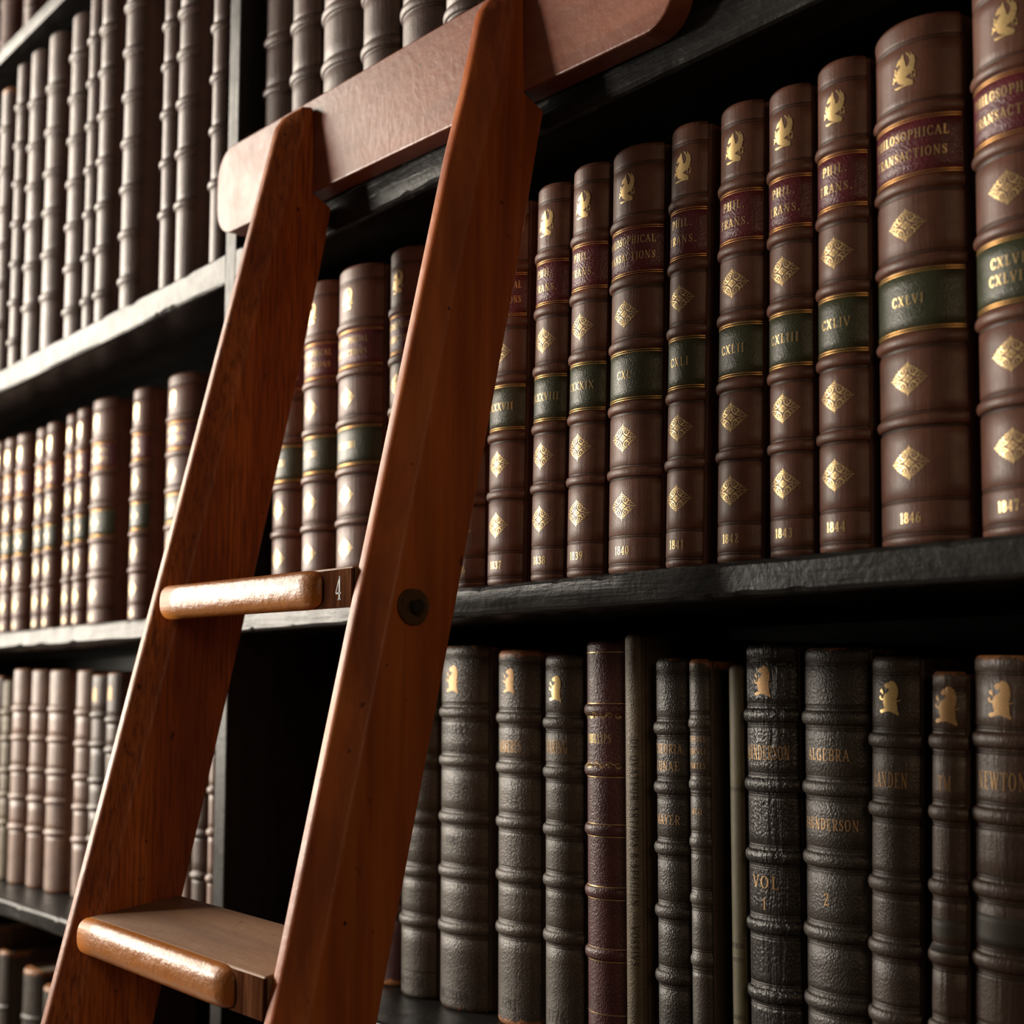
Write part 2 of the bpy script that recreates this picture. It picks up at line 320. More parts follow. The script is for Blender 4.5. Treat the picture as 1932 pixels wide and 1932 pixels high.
BEAST = [(-6.4,-9.8),(-5.3,-11.0),(-3.5,-11.1),(-1.6,-10.7),(1.0,-10.5),(3.3,-10.7),(5.9,-10.9),(6.4,-10.2),(6.3,-8.0),(6.0,-5.8),(5.6,-4.2),(5.7,-2.9),(6.3,-2.1),(7.1,-2.2),(7.6,-3.0),(7.5,-3.9),(7.0,-4.4),(6.5,-5.3),(6.7,-6.1),(7.4,-6.4),(8.2,-5.3),(7.8,-4.2),(8.0,-2.9),(7.7,-1.9),(6.8,-1.5),(6.4,-1.3),(7.2,-0.4),(7.5,0.9),(7.3,1.8),(7.9,2.8),(7.9,4.3),(7.6,5.8),(7.2,7.6),(6.8,7.9),(6.5,7.3),(5.9,9.0),(4.8,10.0),(4.7,9.7),(5.2,8.0),(5.0,7.4),(3.9,9.1),(2.5,10.5),(2.0,10.5),(2.3,9.6),(3.6,7.8),(4.4,5.4),(4.3,3.7),(3.7,2.3),(2.4,1.3),(1.8,2.1),(1.6,3.9),(0.8,6.3),(0.4,7.9),(0.2,9.8),(-0.5,9.4),(-1.5,7.8),(-3.1,6.9),(-4.3,5.3),(-4.8,3.5),(-3.8,3.4),(-2.8,3.9),(-1.7,3.7),(-2.2,2.3),(-3.5,1.2),(-4.5,0.0),(-4.9,-1.5),(-5.0,-2.9),(-4.7,-4.8),(-4.0,-6.5),(-2.5,-8.0),(-0.7,-9.0),(1.0,-9.5),(-0.4,-9.7),(-2.6,-9.7)]
PAW1 = [(-4.9,-1.5),(-5.6,-0.6),(-4.9,0.3),(-5.0,1.6),(-5.8,2.4),(-6.1,2.0),(-5.6,0.7),(-6.3,-0.3),(-6.0,-1.8),(-4.9,-3.0)]
PAW2 = [(-4.9,-3.4),(-6.0,-3.5),(-6.6,-2.5),(-7.4,-2.6),(-7.0,-4.1),(-7.2,-5.1),(-7.8,-6.2),(-7.2,-6.5),(-6.4,-5.3),(-4.9,-5.2)]
GAP = [(1.3,-4.1),(2.6,-3.7),(4.3,-3.2),(4.8,-3.3),(4.7,-5.5),(5.0,-7.3),(3.9,-6.4),(2.6,-5.7),(1.3,-5.1)]
WORN = [(-6.3,-7.5),(-4.8,-6.7),(-3.1,-6.4),(-2.3,-6.1),(-3.3,-2.9),(-3.5,-1.2),(-5.3,-0.7),(-6.7,0.1),(-6.7,1.7),(-5.5,2.1),(-5.3,0.4),(-3.5,0.1),(-3.1,1.5),(-2.3,3.1),(-0.3,3.9),(0.8,5.5),(1.0,6.8),(-0.7,6.6),(-2.1,7.4),(-2.5,8.8),(-1.1,10.1),(0.8,10.5),(1.9,11.7),(3.9,11.4),(5.2,10.6),(6.4,8.4),(7.0,5.7),(7.0,3.3),(6.5,0.6),(5.8,-0.4),(6.7,-1.0),(8.5,-0.2),(8.8,-0.6),(7.0,-1.5),(6.1,-1.8),(6.5,-5.3),(6.7,-7.4),(7.6,-9.0),(7.4,-10.4),(5.7,-9.8),(3.8,-8.8),(1.1,-8.0),(-1.9,-8.3),(-4.4,-9.2),(-6.0,-8.8)]
WORN2 = [(-4.4,3.6),(-5.7,4.4),(-6.2,5.0),(-4.8,6.6),(-4.1,5.5),(-3.3,3.9),(-3.7,2.5)]
_k = BEAST.index((6.3, -8.0)); _h = GAP.index((5.0, -7.3))
CREST_A = tess(BEAST[:_k + 1] + [(5.05, -7.32)] + (GAP[_h + 1:] + GAP[:_h])[::1] + [GAP[_h]] + [(6.31, -7.9)] + BEAST[_k + 1:]) + tess(PAW1) + tess(PAW2)
CREST_B = tess(WORN) + tess(WORN2)
ORN = ornament(12.9, 10.4)
def mm(polys, k=1.0): return [[(x * k / 1000, y * k / 1000) for x, y in f] for f in polys]

# ---------------------------------------------------------------- books
ANG = math.radians(55)
class Spine:
    """rounded back: local x across, y into the shelf (0 = foremost), z up"""
    def __init__(s, w, h, bands, grooves, bh=0.0027, bd=0.0021, flat=False, swell=0.0):
        s.w, s.h = w, h; s.ang = ANG; s.R = w / 2 / math.sin(s.ang); s.bands = bands; s.gr = grooves; s.bh = bh; s.bd = bd
    def off(s, z):
        o = 0.0
        for b in s.bands:
            d = abs(z - b)
            if d < s.bh * 1.35:
                t = d / (s.bh * 1.35); o = max(o, s.bd * math.sqrt(max(0, 1 - t * t)))
        for g in s.gr:
            d = abs(z - g)
            if d < 0.0007: o -= 0.0006 * (1 - d / 0.0007)
        e = min(z, s.h - z)
        if e < 0.004: o -= 0.0022 * ((0.004 - e) / 0.004) ** 2.2
        elif e < 0.02: o += 0.0
        return o
    def pt(s, u, z, lift=0.0):
        th = max(-s.ang, min(s.ang, u / s.R)); r = s.R + s.off(z) + lift
        return (r * math.sin(th), s.R - r * math.cos(th), z)
    def zs(s):
        z = [0, .0006, .0015, .0027, .004, s.h - .004, s.h - .0027, s.h - .0015, s.h - .0006, s.h]
        n = int(s.h / .012)
        z += [s.h * i / n for i in range(1, n)]
        for b in s.bands:
            B = s.bh * 1.35
            z += [b + B * math.sin(math.radians(a)) for a in range(-90, 91, 15)] + [b - B - .0012, b + B + .0012]
        for g in s.gr: z += [g - .0007, g - .00035, g, g + .00035, g + .0007]
        z = sorted(q for q in z if 0 <= q <= s.h); o = [z[0]]
        for q in z[1:]:
            if q - o[-1] > 1.2e-4: o.append(q)
        return o
    def surface(s, nu=18):
        zs = s.zs(); V = []; Fc = []; mi = []; U = [-s.ang + 2 * s.ang * i / nu for i in range(nu + 1)]
        for z in zs:
            for a in U: V.append(s.pt(a * s.R, z))
        n = nu + 1
        for j in range(len(zs) - 1):
            tooled = any(g - .0004 < (zs[j] + zs[j + 1]) / 2 < g + .0004 for g in s.gr)
            for i in range(nu): Fc.append((j * n + i, j * n + i + 1, (j + 1) * n + i + 1, (j + 1) * n + i)); mi.append(1 if tooled else 0)
        k = len(zs) - 1
        Fc.append(tuple(k * n + i for i in range(n))); Fc.append(tuple(i for i in reversed(range(n))))
        return mesh(V, Fc, mi + [0, 0])
    def patch(s, z0, z1, lift, u=None, nu=16, nz=4):
        u = u or s.ang * s.R * 0.985; V = []; Fc = []
        for j in range(nz + 1):
            for i in range(nu + 1): V.append(s.pt(-u + 2 * u * i / nu, z0 + (z1 - z0) * j / nz, lift))
        # turned-in rim so that the leather patch has thickness
        n = nu + 1
        for j in range(nz):
            for i in range(nu): Fc.append((j * n + i, j * n + i + 1, (j + 1) * n + i + 1, (j + 1) * n + i))
        b = len(V)
        for j in (0, nz):
            for i in range(nu + 1): V.append(s.pt(-u + 2 * u * i / nu, z0 + (z1 - z0) * j / nz, -.0002))
        for i in range(nu):
            Fc.append((b + i, b + i + 1, i + 1, i)); Fc.append((nz * n + i, nz * n + i + 1, b + n + i + 1, b + n + i))
        return mesh(V, Fc)
    def decal(s, polys, uc, zc, lift):
        V = []; Fc = []
        lim = s.ang * s.R; todo = list(polys); small = []
        while todo:                                   # keep every facet small enough to follow the rounded back
            f = todo.pop()
            if max(p[0] for p in f) - min(p[0] for p in f) <= .0016: small.append(f); continue
            if len(f) > 3:
                todo += [[f[0], f[i], f[i + 1]] for i in range(1, len(f) - 1)] if len(f) > 4 else [[f[0], f[1], f[2]], [f[0], f[2], f[3]]]; continue
            i = max(range(3), key=lambda k: abs(f[k][0] - f[(k + 1) % 3][0])); a, b, c = f[i], f[(i + 1) % 3], f[(i + 2) % 3]
            m_ = ((a[0] + b[0]) / 2, (a[1] + b[1]) / 2); todo += [[a, m_, c], [m_, b, c]]
        for f in small:
            if max(abs(uc + p[0]) for p in f) > lim: continue
            a = sum(f[i][0] * f[(i + 1) % len(f)][1] - f[(i + 1) % len(f)][0] * f[i][1] for i in range(len(f)))
            g = f if a > 0 else f[::-1]
            b = len(V); V += [s.pt(uc + x, zc + y, lift) for x, y in g]; Fc.append(tuple(range(b, b + len(g))))
        return mesh(V, Fc)
    def lines(s, zl, wd, lift, u=None, nu=18):
        u = u or s.ang * s.R * 0.985; V = []; Fc = []
        for z in zl:
            b = len(V)
            for i in range(nu + 1):
                V.append(s.pt(-u + 2 * u * i / nu, z - wd / 2, lift)); V.append(s.pt(-u + 2 * u * i / nu, z + wd / 2, lift))
            for i in range(nu): Fc.append((b + 2 * i, b + 2 * i + 2, b + 2 * i + 3, b + 2 * i + 1))
        return mesh(V, Fc)

def book(x, z, ya, w, h, depth, label, group, leath, board, bands=(), grooves=(), lean=0.0, zmid=None, bh=.0027, bd=.0021, pagetop='pages'):
    """ya: distance of the foremost point of the spine behind the shelf edge"""
    a = math.radians(lean); depth = min(depth, .297 - ya)
    xb = x - (zmid or 0) * math.tan(a)
    lift = w / 2 * math.sin(abs(a))
    r = empty('book', (xb, ya, ZO + z + lift + .0004), label, 'book', group, (0, a, 0))
    sp = Spine(w, h, list(bands), list(grooves), bh, bd); sag = sp.R * (1 - math.cos(sp.ang))
    so = link('spine', sp.surface(), [leath, M['tooling']], r, True)
    bt = min(.003, w * .12); hw = w / 2
    for s in (-1, 1):
        x0, x1 = sorted((s * hw, s * (hw - bt)))
        link('board', box(x0, x1, sag + .0035, depth, .0, h - .001, .0008, 1), board, r)
    # text block: sides, tail and fore edge as pages, dusty head
    tb = box(-hw + bt, hw - bt, sag + .0025, depth - .004, .003, h - .0045)
    tb.materials.append(M[pagetop]); link('text_block', tb, [], r)
    # joint: leather running from the spine into the boards
    jv = []; jf = []
    for s in (-1, 1):
        b = len(jv)
        for zz in (0.002, h - .002):
            jv += [(s * hw * .995, sag - .0005, zz), (s * (hw - .0012), sag + .0025, zz), (s * (hw + .0002), sag + .006, zz), (s * (hw + .0002), sag + .03, zz)]
        for i in range(3): jf.append((b + i, b + i + 1, b + 5 + i, b + 4 + i))
    link('joint', mesh(jv, jf), leath, r)
    return r, sp

# gilt calf volumes of one long series, all bound alike
HS = (303.6, 301.9, 265.4, 263.9, 210.7, 209.6, 174.1, 172.6, 117.4, 116.3, 78.9, 77.4, 70.2, 69.0, 27.8, 26.3, 7.6, 6.0)
def series_book(x, z, ya, w, label, group, num, date, h=.318, long_title=False, lean=0.0, zmid=.11, detail=True):
    k = h / .318
    bands = [b * k / 1000 for b in (260.5, 215.2, 168.5, 121.8, 74.0)]
    r, sp = book(x, z, ya, w, h, .225, label, group, M['calf'], M['cloth'], bands, [g * k / 1000 for g in HS], lean, zmid)
    um = sp.ang * sp.R * .93
    tl = link('title_label', sp.patch(.2196 * k, .2561 * k, .00030), M['red'], r, True); tl['label'] = 'red leather title label'
    for pr in ((.2553, .2538), (.2217, .2202)): link('gilt_rule', sp.lines([q * k for q in pr], .00045, .00048), M['gilt_line'], tl, True)
    rows = ('PHILOSOPHICAL', 'TRANSACTIONS') if long_title else ('PHIL.', 'TRANS.')
    tp = []
    for s_, zc in zip(rows, (.2455, .2335)):
        t = text_polys(s_, .0058, maxw=um * 1.72, gap=.16 if not long_title else .12, squeeze=.95)
        tp += [[(px, py + (zc - .2395) * k) for px, py in f] for f in t]
    link('lettering', sp.decal(tp, 0, .2395 * k, .00048), M['gilt'], tl)
    vl = link('volume_label', sp.patch(.1262 * k, .1641 * k, .00030), M['green'], r, True); vl['label'] = 'green leather volume label'
    for pr in ((.1633, .1618), (.1285, .1270)): link('gilt_rule', sp.lines([q * k for q in pr], .00045, .00048), M['gilt_line'], vl, True)
    tp = []
    nums = num.split('/')
    for i, s_ in enumerate(nums):
        t = text_polys(s_, .0060, maxw=um * 1.5, gap=.16, squeeze=.95); dz = (len(nums) - 1) * .005 - i * .010
        tp += [[(px, py + dz) for px, py in f] for f in t]
    link('lettering', sp.decal(tp, 0, .1460 * k, .00048), M['gilt'], vl)
    ok = min(1.0, w / .036)
    link('gilt_crest', sp.decal(mm(CREST_A, min(1, w / .034)), 0, .2865 * k, .00022), M['gilt'], r)
    for zc in (.1913, .0990, .0490): link('gilt_ornament', sp.decal(mm(ORN, ok), 0, zc * k, .00022), M['gilt'], r)
    link('date_lettering', sp.decal(text_polys(date, .0062, maxw=um * 1.3, gap=.12, squeeze=.9), 0, .0168 * k, .00022), M['gilt'], r)
    return r

# ================================================================ setting
def structure(name, me, m):
    o = link(name, me, m); o['kind'] = 'structure'; return o
structure('floor', box(-5.6, 2.2, -4.2, .52, -.06, 0), M['floor'])
structure('wall_back', box(-5.6, 2.2, .40, .52, 0, 3.4), M['plaster'])

# ================================================================ bookcase
bc = empty('bookcase', (0, 0, 0), 'ebonised black wooden bookcase with long shelves of old books behind the ladder', 'bookcase')
XL, XM, XR = -2.62, -1.2385, -.10
def board_x(x0, x1, y0, y1, z0, z1, m=None, name='shelf', bev=.0018):
    return link(name, box(x0, x1, y0, y1, z0 + ZO, z1 + ZO, bev, 2), m or M['ebony'], bc)
def worn_shelf(x0, x1, z0, z1, seed):
    """shelf board whose front arrises are nicked and slightly wavy"""
    rnd = random.Random(seed); bm = bmesh.new(); n = int((x1 - x0) / .006); rows = []
    t = z1 - z0
    def ph(k, x): return math.sin(x * 61 + k) * .0004 + math.sin(x * 23 + 2 * k) * .0006
    nick = [(rnd.uniform(x0, x1), rnd.uniform(.004, .014), rnd.uniform(.0006, .0028), rnd.random() < .6) for _ in range(int((x1 - x0) * 22))]
    for i in range(n + 1):
        x = x0 + (x1 - x0) * i / n; du = dl = 0
        for c, r_, d, up in nick:
            if abs(x - c) < r_:
                q = d * (1 - ((x - c) / r_) ** 2)
                if up: du = max(du, q)
                else: dl = max(dl, q)
        du += .0006 + ph(seed, x) * .6; dl += .0006 + ph(seed + 3, x) * .6
        pr = [(.30, z1), (.004 + du, z1), (.0012 + du * .4, z1 - .0009 - du * .5), (0 + ph(seed + 1, x) * .4, z1 - .003 - du), (0 + ph(seed + 5, x) * .4, z0 + .003 + dl), (.0012 + dl * .4, z0 + .0009 + dl * .5), (.004 + dl, z0), (.30, z0)]
        rows.append([bm.verts.new((x, y, z + ZO)) for y, z in pr])
    for a, b in zip(rows, rows[1:]):
        for k in range(8): bm.faces.new((a[k], b[k], b[(k + 1) % 8], a[(k + 1) % 8]))
    bm.faces.new(rows[0]); bm.faces.new(rows[-1][::-1]); bmesh.ops.recalc_face_normals(bm, faces=bm.faces)
    me = bpy.data.meshes.new('m'); bm.to_mesh(me); bm.free()
    return link('shelf', me, M['ebony'], bc, False)
for z0, z1, sd in ((-.6900, -.6660, 1), (-.3005, -.2780, 2), (.0622, .0868, 3), (.4362, .4708, 4)):
    for a, b, k in ((XL + .024, XM - .0115, 0), (XM + .0115, XR, 10)): worn_shelf(a, b, z0, z1, sd + k)
for a, b in ((XL + .024, XM - .0115), (XM + .0115, XR)):
    board_x(a, b, .0, .30, .9512, .9670); board_x(a, b, .009, .30, .9670, .9860)
    board_x(a, b, .02, .30, -.98, -.90, name='plinth')
for x in (XL + .012, XM, XR + .0115):
    link('upright', box(x - .0115, x + .0115, .0, .30, 0, ZO + 1.75, .0018), M['upright'], bc)
link('back_panel', box(XL, XR + .023, .301, .32, 0, ZO + 1.75), M['ebony'], bc)
board_x(XL, XR + .023, 0, .32, 1.75, 1.79, name='cornice')

# ================================================================ books: middle right shelf
ZP, ZC, ZA = .0868, -.2780, .4708
g = 'gilt brown volumes on the middle right shelf'
for x, wd, num, date, lng, lean, zm, h, lab in (
    (-1.1673, .0524, 'CXXXI', '1831', True, 0, .10, .318, 'brown volume in deep shadow just right of the far ladder rail'),
    (-1.1088, .0570, 'CXXXII', '1832', True, 0, .12, .321, 'narrower of two lit brown volumes with red labels framed between the ladder rails'),
    (-1.0440, .0705, 'CXXXIII', '1833', True, 0, .12, .321, 'broader of two lit brown volumes with red labels framed between the ladder rails'),
    (-.9621, .0487, 'CXXXIV', '1834', True, 0, .24, .318, 'brown volume with gilt crest half hidden behind the left edge of the near ladder rail'),
    (-.8690, .0420, 'CXXXVI', '1836', False, 0, .13, .318, 'brown volume nearly hidden behind the near ladder rail, left of the one dated 1837'),
    (-.8192, .0430, 'CXXXVII', '1837', True, 1.4, .131, .319, 'brown volume with green label CXXXVII, half hidden by the near ladder rail'),
    (-.7658, .0372, 'CXXXVIII', '1838', False, 1.8, .123, .317, 'narrow brown gilt volume with green label CXXXVIII'),
    (-.7238, .0388, 'CXXXIX', '1839', False, 1.8, .117, .320, 'narrow brown gilt volume with green label CXXXIX'),
    (-.6758, .0525, 'CXL', '1840', True, 1.5, .109, .319, 'broad brown gilt volume with green label CXL, dated 1840'),
    (-.6222, .0342, 'CXLI', '1841', False, 1.9, .101, .318, 'slim brown gilt volume with green label CXLI'),
    (-.5740, .0377, 'CXLII', '1842', False, 1.6, .094, .317, 'slim brown gilt volume with green label CXLII, dated 1842'),
    (-.5306, .0346, 'CXLIII', '1843', False, .98, .087, .314, 'slim brown gilt volume with green label CXLIII, dated 1843'),
    (-.4903, .0374, 'CXLIV', '1844', False, 1.03, .081, .317, 'slim brown gilt volume with green label CXLIV, dated 1844'),
    (-.4378, .0600, 'CXLVI', '1846', True, .65, .072, .323, 'very broad brown gilt volume with green label CXLVI, dated 1846'),
    (-.3720, .0550, 'CXLVII/CXLVIII', '1847-8', True, .6, .062, .330, 'brown gilt volume cut by the right photo edge, two numerals on its green label')):
    series_book(x, ZP, .02, wd, lab, g, num, date, h, lng, lean, zm)

# middle left shelf: the same series, standing further back
g = 'gilt brown volumes on the middle left shelf'
for x, wd, num, date, lng, h, lab in (
    (-2.1323, .0336, 'CXVI', '1815', False, .316, 'sunlit gilt volume at the very left edge of the photo, middle shelf'),
    (-2.0865, .0380, 'CXVII', '1816', False, .315, 'slim gilt volume, second from the left edge on the middle left shelf'),
    (-2.0327, .0470, 'CXVIII', '1817', False, .314, 'gilt volume third from left on the middle left shelf, followed by a dark gap'),
    (-1.9528, .0370, 'CXIX', '1818', False, .311, 'left book of the first tight gilt pair on the middle left shelf'),
    (-1.9130, .0376, 'CXX', '1819', False, .313, 'right book of the first tight gilt pair on the middle left shelf'),
    (-1.8397, .0332, 'CXXI', '1820', False, .314, 'slim gilt volume, second left of the wide dark-sided book on the middle left shelf'),
    (-1.8020, .0368, 'CXXII', '1821', False, .316, 'slim gilt volume touching the left of the wide dark-sided book, the middle left shelf'),
    (-1.7439, .0675, 'CXXIII', '1822', True, .319, 'wide gilt volume with a dark right side on the middle left shelf'),
    (-1.6170, .0474, 'CXXIV', '1823', False, .312, 'gilt volume standing alone between two dark gaps on the middle left shelf'),
    (-1.5118, .0733, 'CXXV', '1824', True, .311, 'broad gilt volume partly covered by the left side of the far ladder rail')):
    series_book(x, ZP, .07, wd, lab, g, num, date, h, lng, 0, .15)

# upper left shelf: tall plain grey morocco
g = 'plain grey banded volumes on the upper left shelf'
B3 = [.0795, .1407, .2017, .2586, .3192, .3844]; B8 = [.0410, .1001, .1586, .2191, .2801, .3390, .3983]; B10 = [.0948, .1576, .2184, .2779, .3293, .3850]
for i, (x, wd, h, bb, lab) in enumerate((
    (-1.9859, .0385, .449, B3, 'shortest grey volume of the upper left shelf, with rust-brown worn head'),
    (-1.9228, .0324, .465, B8, 'narrow grey banded volume just right of the rust-topped one, upper left shelf'),
    (-1.8669, .0471, .464, B3, 'grey banded volume with bright head, third from left on the upper left shelf'),
    (-1.7981, .0513, .463, B3, 'grey banded volume fourth from left on the upper left shelf'),
    (-1.7151, .0473, .458, B8, 'grey banded volume fifth from left on the upper left shelf, its head just visible'),
    (-1.6560, .0318, .462, B8, 'thin grey banded volume sixth from left on the upper left shelf'),
    (-1.6157, .0404, .466, B8, 'grey banded volume seventh from left on the upper left shelf, beside a thin one'),
    (-1.5388, .0461, .468, B8, 'grey volume with the widest dark gap to its right, upper left shelf'),
    (-1.4296, .0322, .455, B10, 'slim grey banded volume, third left of the upright on the upper left shelf'),
    (-1.3872, .0415, .468, B10, 'grey banded volume, second left of the upright on the upper left shelf'),
    (-1.3052, .0302, .466, B10, 'narrow grey banded volume touching the upright on the upper left shelf'))):
    m = M['grey']
    if i == 0: m = leather('grey_morocco_rusted', (0.085, 0.048, 0.040), 0.48, 1000, 0.3, 0.9, 0.3, spec=0.7)
    book(x, ZA, .012, wd, h, .24, lab, g, m, M['greyred'], bb, [b + s * .0062 for b in bb for s in (1, -1)], 0, bh=.0034, bd=.0034)
# upper right shelf, behind the ladder's board
g = 'plain grey banded volumes on the upper right shelf'
bb = [.045, .1015, .1575, .2130, .2690, .3250, .3820]
for i, (x, wd, h, dz, lab) in enumerate((
    (-1.1990, .0500, .452, .009, 'grey banded volume nearest the upright on the upper right shelf'),
    (-1.1425, .0505, .460, .006, 'grey banded volume, second right of the upright behind the ladder board'),
    (-1.0780, .0735, .455, -.004, 'broadest grey volume above the ladder board, with dark red band ridges'),
    (-1.0100, .0565, .462, -.014, 'dull grey volume standing above the middle of the ladder board'),
    (-.9442, .0615, .458, .0, 'grey volume with bright red-brown raised band, just left of the near ladder rail top'),
    (-.8800, .0530, .450, -.03, 'pale grey volume mostly hidden by the top of the near ladder rail'))):
    b2 = [b + dz for b in bb]
    book(x, ZA, .02, wd, h, .24, lab, g, M['grey'], M['greyred'], b2, [b + s * .0062 for b in b2 for s in (1, -1)], 0, bh=.0036, bd=.0030)
# top shelf, upper left corner
g = 'dark volumes on the top shelf'
for x, wd, h, ya, lab in ((-2.235, .052, .33, .09, 'dark red-brown book on the top shelf, at the upper left corner of the photo'),
                          (-2.158, .030, .30, .10, 'dull brown narrow book on the top shelf, left of the pale one'),
                          (-2.094, .034, .34, .08, 'pale-spined narrow book on the top shelf in the upper left corner'),
                          (-2.010, .058, .33, .10, 'dark red-brown book on the top shelf right of the pale one')):
    book(x, .9860, ya, wd, h, .15, lab, g, M['grey'] if wd == .034 else M['cloth'], M['greyred'], [.06, .13, .2, .27])

# lower left shelf
g = 'worn banded volumes on the lower left shelf'
BA = [.0821, .1264, .1673, .2130, .2560]; BB = [.0848, .1266, .1625, .2104, .2496]
for x, wd, h, ya, bbs, m, crest, lab in (
    (-2.0640, .0237, .305, .06, BB, 'brownworn', 0, 'thin mottled grey book at the left edge of the lower left shelf'),
    (-2.0320, .0299, .298, .06, BB, 'tan', 0, 'mottled tan book, second from the left edge on the lower left shelf'),
    (-1.9860, .0460, .315, .06, BA, 'scuffed', 0, 'scuffed pinkish-brown book, left of three tall alike ones on the lower left shelf'),
    (-1.9266, .0455, .313, .065, BA, 'scuffed', 0, 'scuffed pinkish-brown book, middle of three tall alike ones on the lower left shelf'),
    (-1.8655, .0545, .312, .068, BA, 'scuffed', 0, 'scuffed pinkish-brown book, right of three tall alike ones on the lower left shelf'),
    (-1.7890, .0435, .311, .076, [b - .004 for b in BA], 'scuffed', 0, 'scuffed mauve-brown book standing alone between dark gaps on the lower left shelf'),
    (-1.7231, .0418, .304, .070, BB, 'brownworn', 1, 'grey-brown banded book with gilt crest and orange worn head, lower left shelf'),
    (-1.6745, .0378, .306, .070, [b - .006 for b in BB], 'brownworn', 1, 'grey-brown crested book touching the left side of the far ladder rail, lower left shelf'),
    (-1.4565, .0205, .300, .07, BB, 'scuffed', 0, 'thin sliver of a book right of the far ladder rail, lower left shelf'),
    (-1.4270, .0315, .300, .07, [.0678, .1158, .164, .212, .258], 'brownworn', 0, 'red-scuffed banded book between the far ladder rail and the upright, lower left shelf'),
    (-1.3910, .0166, .300, .07, [.0678, .1200, .1678, .214, .258], 'scuffed', 0, 'thin banded book right beside the bookcase upright on the lower left shelf')):
    r, sp = book(x, ZC, ya, wd, h, .225, lab, g, M[m], M['greyred'], bbs, [b + s * .0055 for b in bbs for s in (1, -1)], 0, bh=.003, bd=.0026)
    if crest: link('gilt_crest', sp.decal(mm(CREST_B, .85), 0, h - .028, .0003), M['gilt_dull'], r)
# shelf below, lower left corner
g = 'books on the lowest visible shelf'
for x, wd, h, ya, m, lab in ((-2.075, .024, .312, .06, 'brownworn', 'orange-brown book at the lower left corner, taller than its neighbours'),
                             (-2.037, .032, .282, .07, 'blackworn', 'dark narrow book in the lower left corner, second from the edge'),
                             (-1.948, .056, .268, .075, 'blackworn', 'low dark brown book in the lower left corner beside the ladder foot rail'),
                             (-1.872, .050, .255, .075, 'blackworn', 'low black book partly behind the far ladder rail in the lower left corner')):
    book(x, -.6660, ya, wd, h, .22, lab, g, M[m], M['blackboard'], [.05, .1, .15, .2], (), 0, pagetop='dust')

# lower right shelf: each its own binding
g = 'old black and brown volumes on the lower right shelf'
def low(x, wd, h, lab, m, bbs, lean=0, zm=.2, ya=.075, board='blackboard', bh=.0034, bd=.0026, gd=.0068, head=True, z=ZC):
    gr = [b + s * q for b in bbs for s in (1, -1) for q in (gd, gd + .0014)] + ([h - .010, h - .0116] if head else [])
    return book(x, z, ya, wd, h, .225, lab, g, M[m] if isinstance(m, str) else m, M[board], bbs, gr, lean, zm, bh, bd)
def put(rs, s, zc, ht, mat='gilt_dull', uc=0.0, fill=1.6, sq=.8, name='lettering', width=None):
    r, sp = rs; um = sp.ang * sp.R * .93
    link(name, sp.decal(text_polys(s, ht, width, .12, None if width else um * fill, sq), uc, zc, .00018), M[mat], r)
def rules(rs, zs_, mat='gilt', wd=.0005): r, sp = rs; link('gilt_rule', sp.lines(zs_, wd, .0003), M[mat], r, True)
def crest(rs, zc, k=1.0, uc=0.0, mat='gilt_dull'): r, sp = rs; link('gilt_crest', sp.decal(mm(CREST_B, k), uc, zc, .0002), M[mat], r)

low(-1.140, .050, .303, 'dark red-brown book lost in shadow between the rails on the lower right shelf', 'cloth', [.07, .12, .17, .22, .26], ya=.11, board='cloth')
low(-1.0730, .0600, .305, 'dark red sliver of a book beside the near ladder rail on the lower right shelf', leather('dark_red_leather', (.055, .014, .014), .4, 900, .4, .9), [.07, .12, .17, .22, .26], ya=.085, board='cloth')
b = low(-1.0125, .0515, .318, 'charcoal banded book beside the near ladder rail, lower right shelf, its top hidden', 'smooth', [.0691, .1147, .1631, .2162, .2615])
put(b, 'VOL', .1439, .008, 'blind'); put(b, 'II', .1300, .0075, 'blind'); put(b, 'MDCCCXXXII', .0144, .0075, 'blind', sq=.6); rules(b, [.0245, .024], 'blind')
b = low(-.9495, .0655, .3215, 'broad charcoal volume with worn crest lettered DICTIONARY', 'black', [.0706, .1194, .1672, .2182, .2616])
crest(b, .2905, 1.15); put(b, "WEBSTER'S", .2462, .0085, 'blind', fill=1.35, sq=.7); put(b, 'DICTIONARY', .2300, .0085, 'blind', fill=1.45, sq=.7); put(b, 'VOL', .1478, .008, 'blind'); put(b, 'I', .1339, .008, 'blind'); put(b, 'MDCCCXXXII', .0130, .008, 'blind', sq=.6)
b = low(-.8703, .0540, .3155, 'charcoal volume with bright orange worn head and the date 1783', leather('worn_charcoal_orange_head', (.056, .044, .033), .45, 900, .7, .9, .35), [.0793, .1237, .1689, .2152, .2579])
crest(b, .2885); put(b, 'MASERES', .2335, .0100, sq=.52, fill=1.5); put(b, '1783', .0185, .009, 'blind')
b = low(-.8114, .0446, .3100, 'charcoal volume with sharp gilt crest and the date 1776', 'smooth', [.0809, .1257, .1670, .2138, .2544])
crest(b, .2817, 1.0, mat='gilt'); put(b, 'WARING', .2350, .0105, 'gilt_dull', sq=.5, fill=1.6); put(b, '1776', .0185, .010, 'blind')
b = low(-.7617, .0419, .3200, 'maroon grained volume with thin gold lines and scrolls on the lower right shelf', 'maroon', [.0751, .1227, .1711, .2178, .2657], head=False, board='maroon', gd=.3)
rules(b, [.3113, .2706, .2128, .1760, .1662, .1275, .1178, .0800, .0702, .0300])
put(b, 'PHILLIPS', .2428, .0070, 'gilt', sq=.72, fill=1.3)
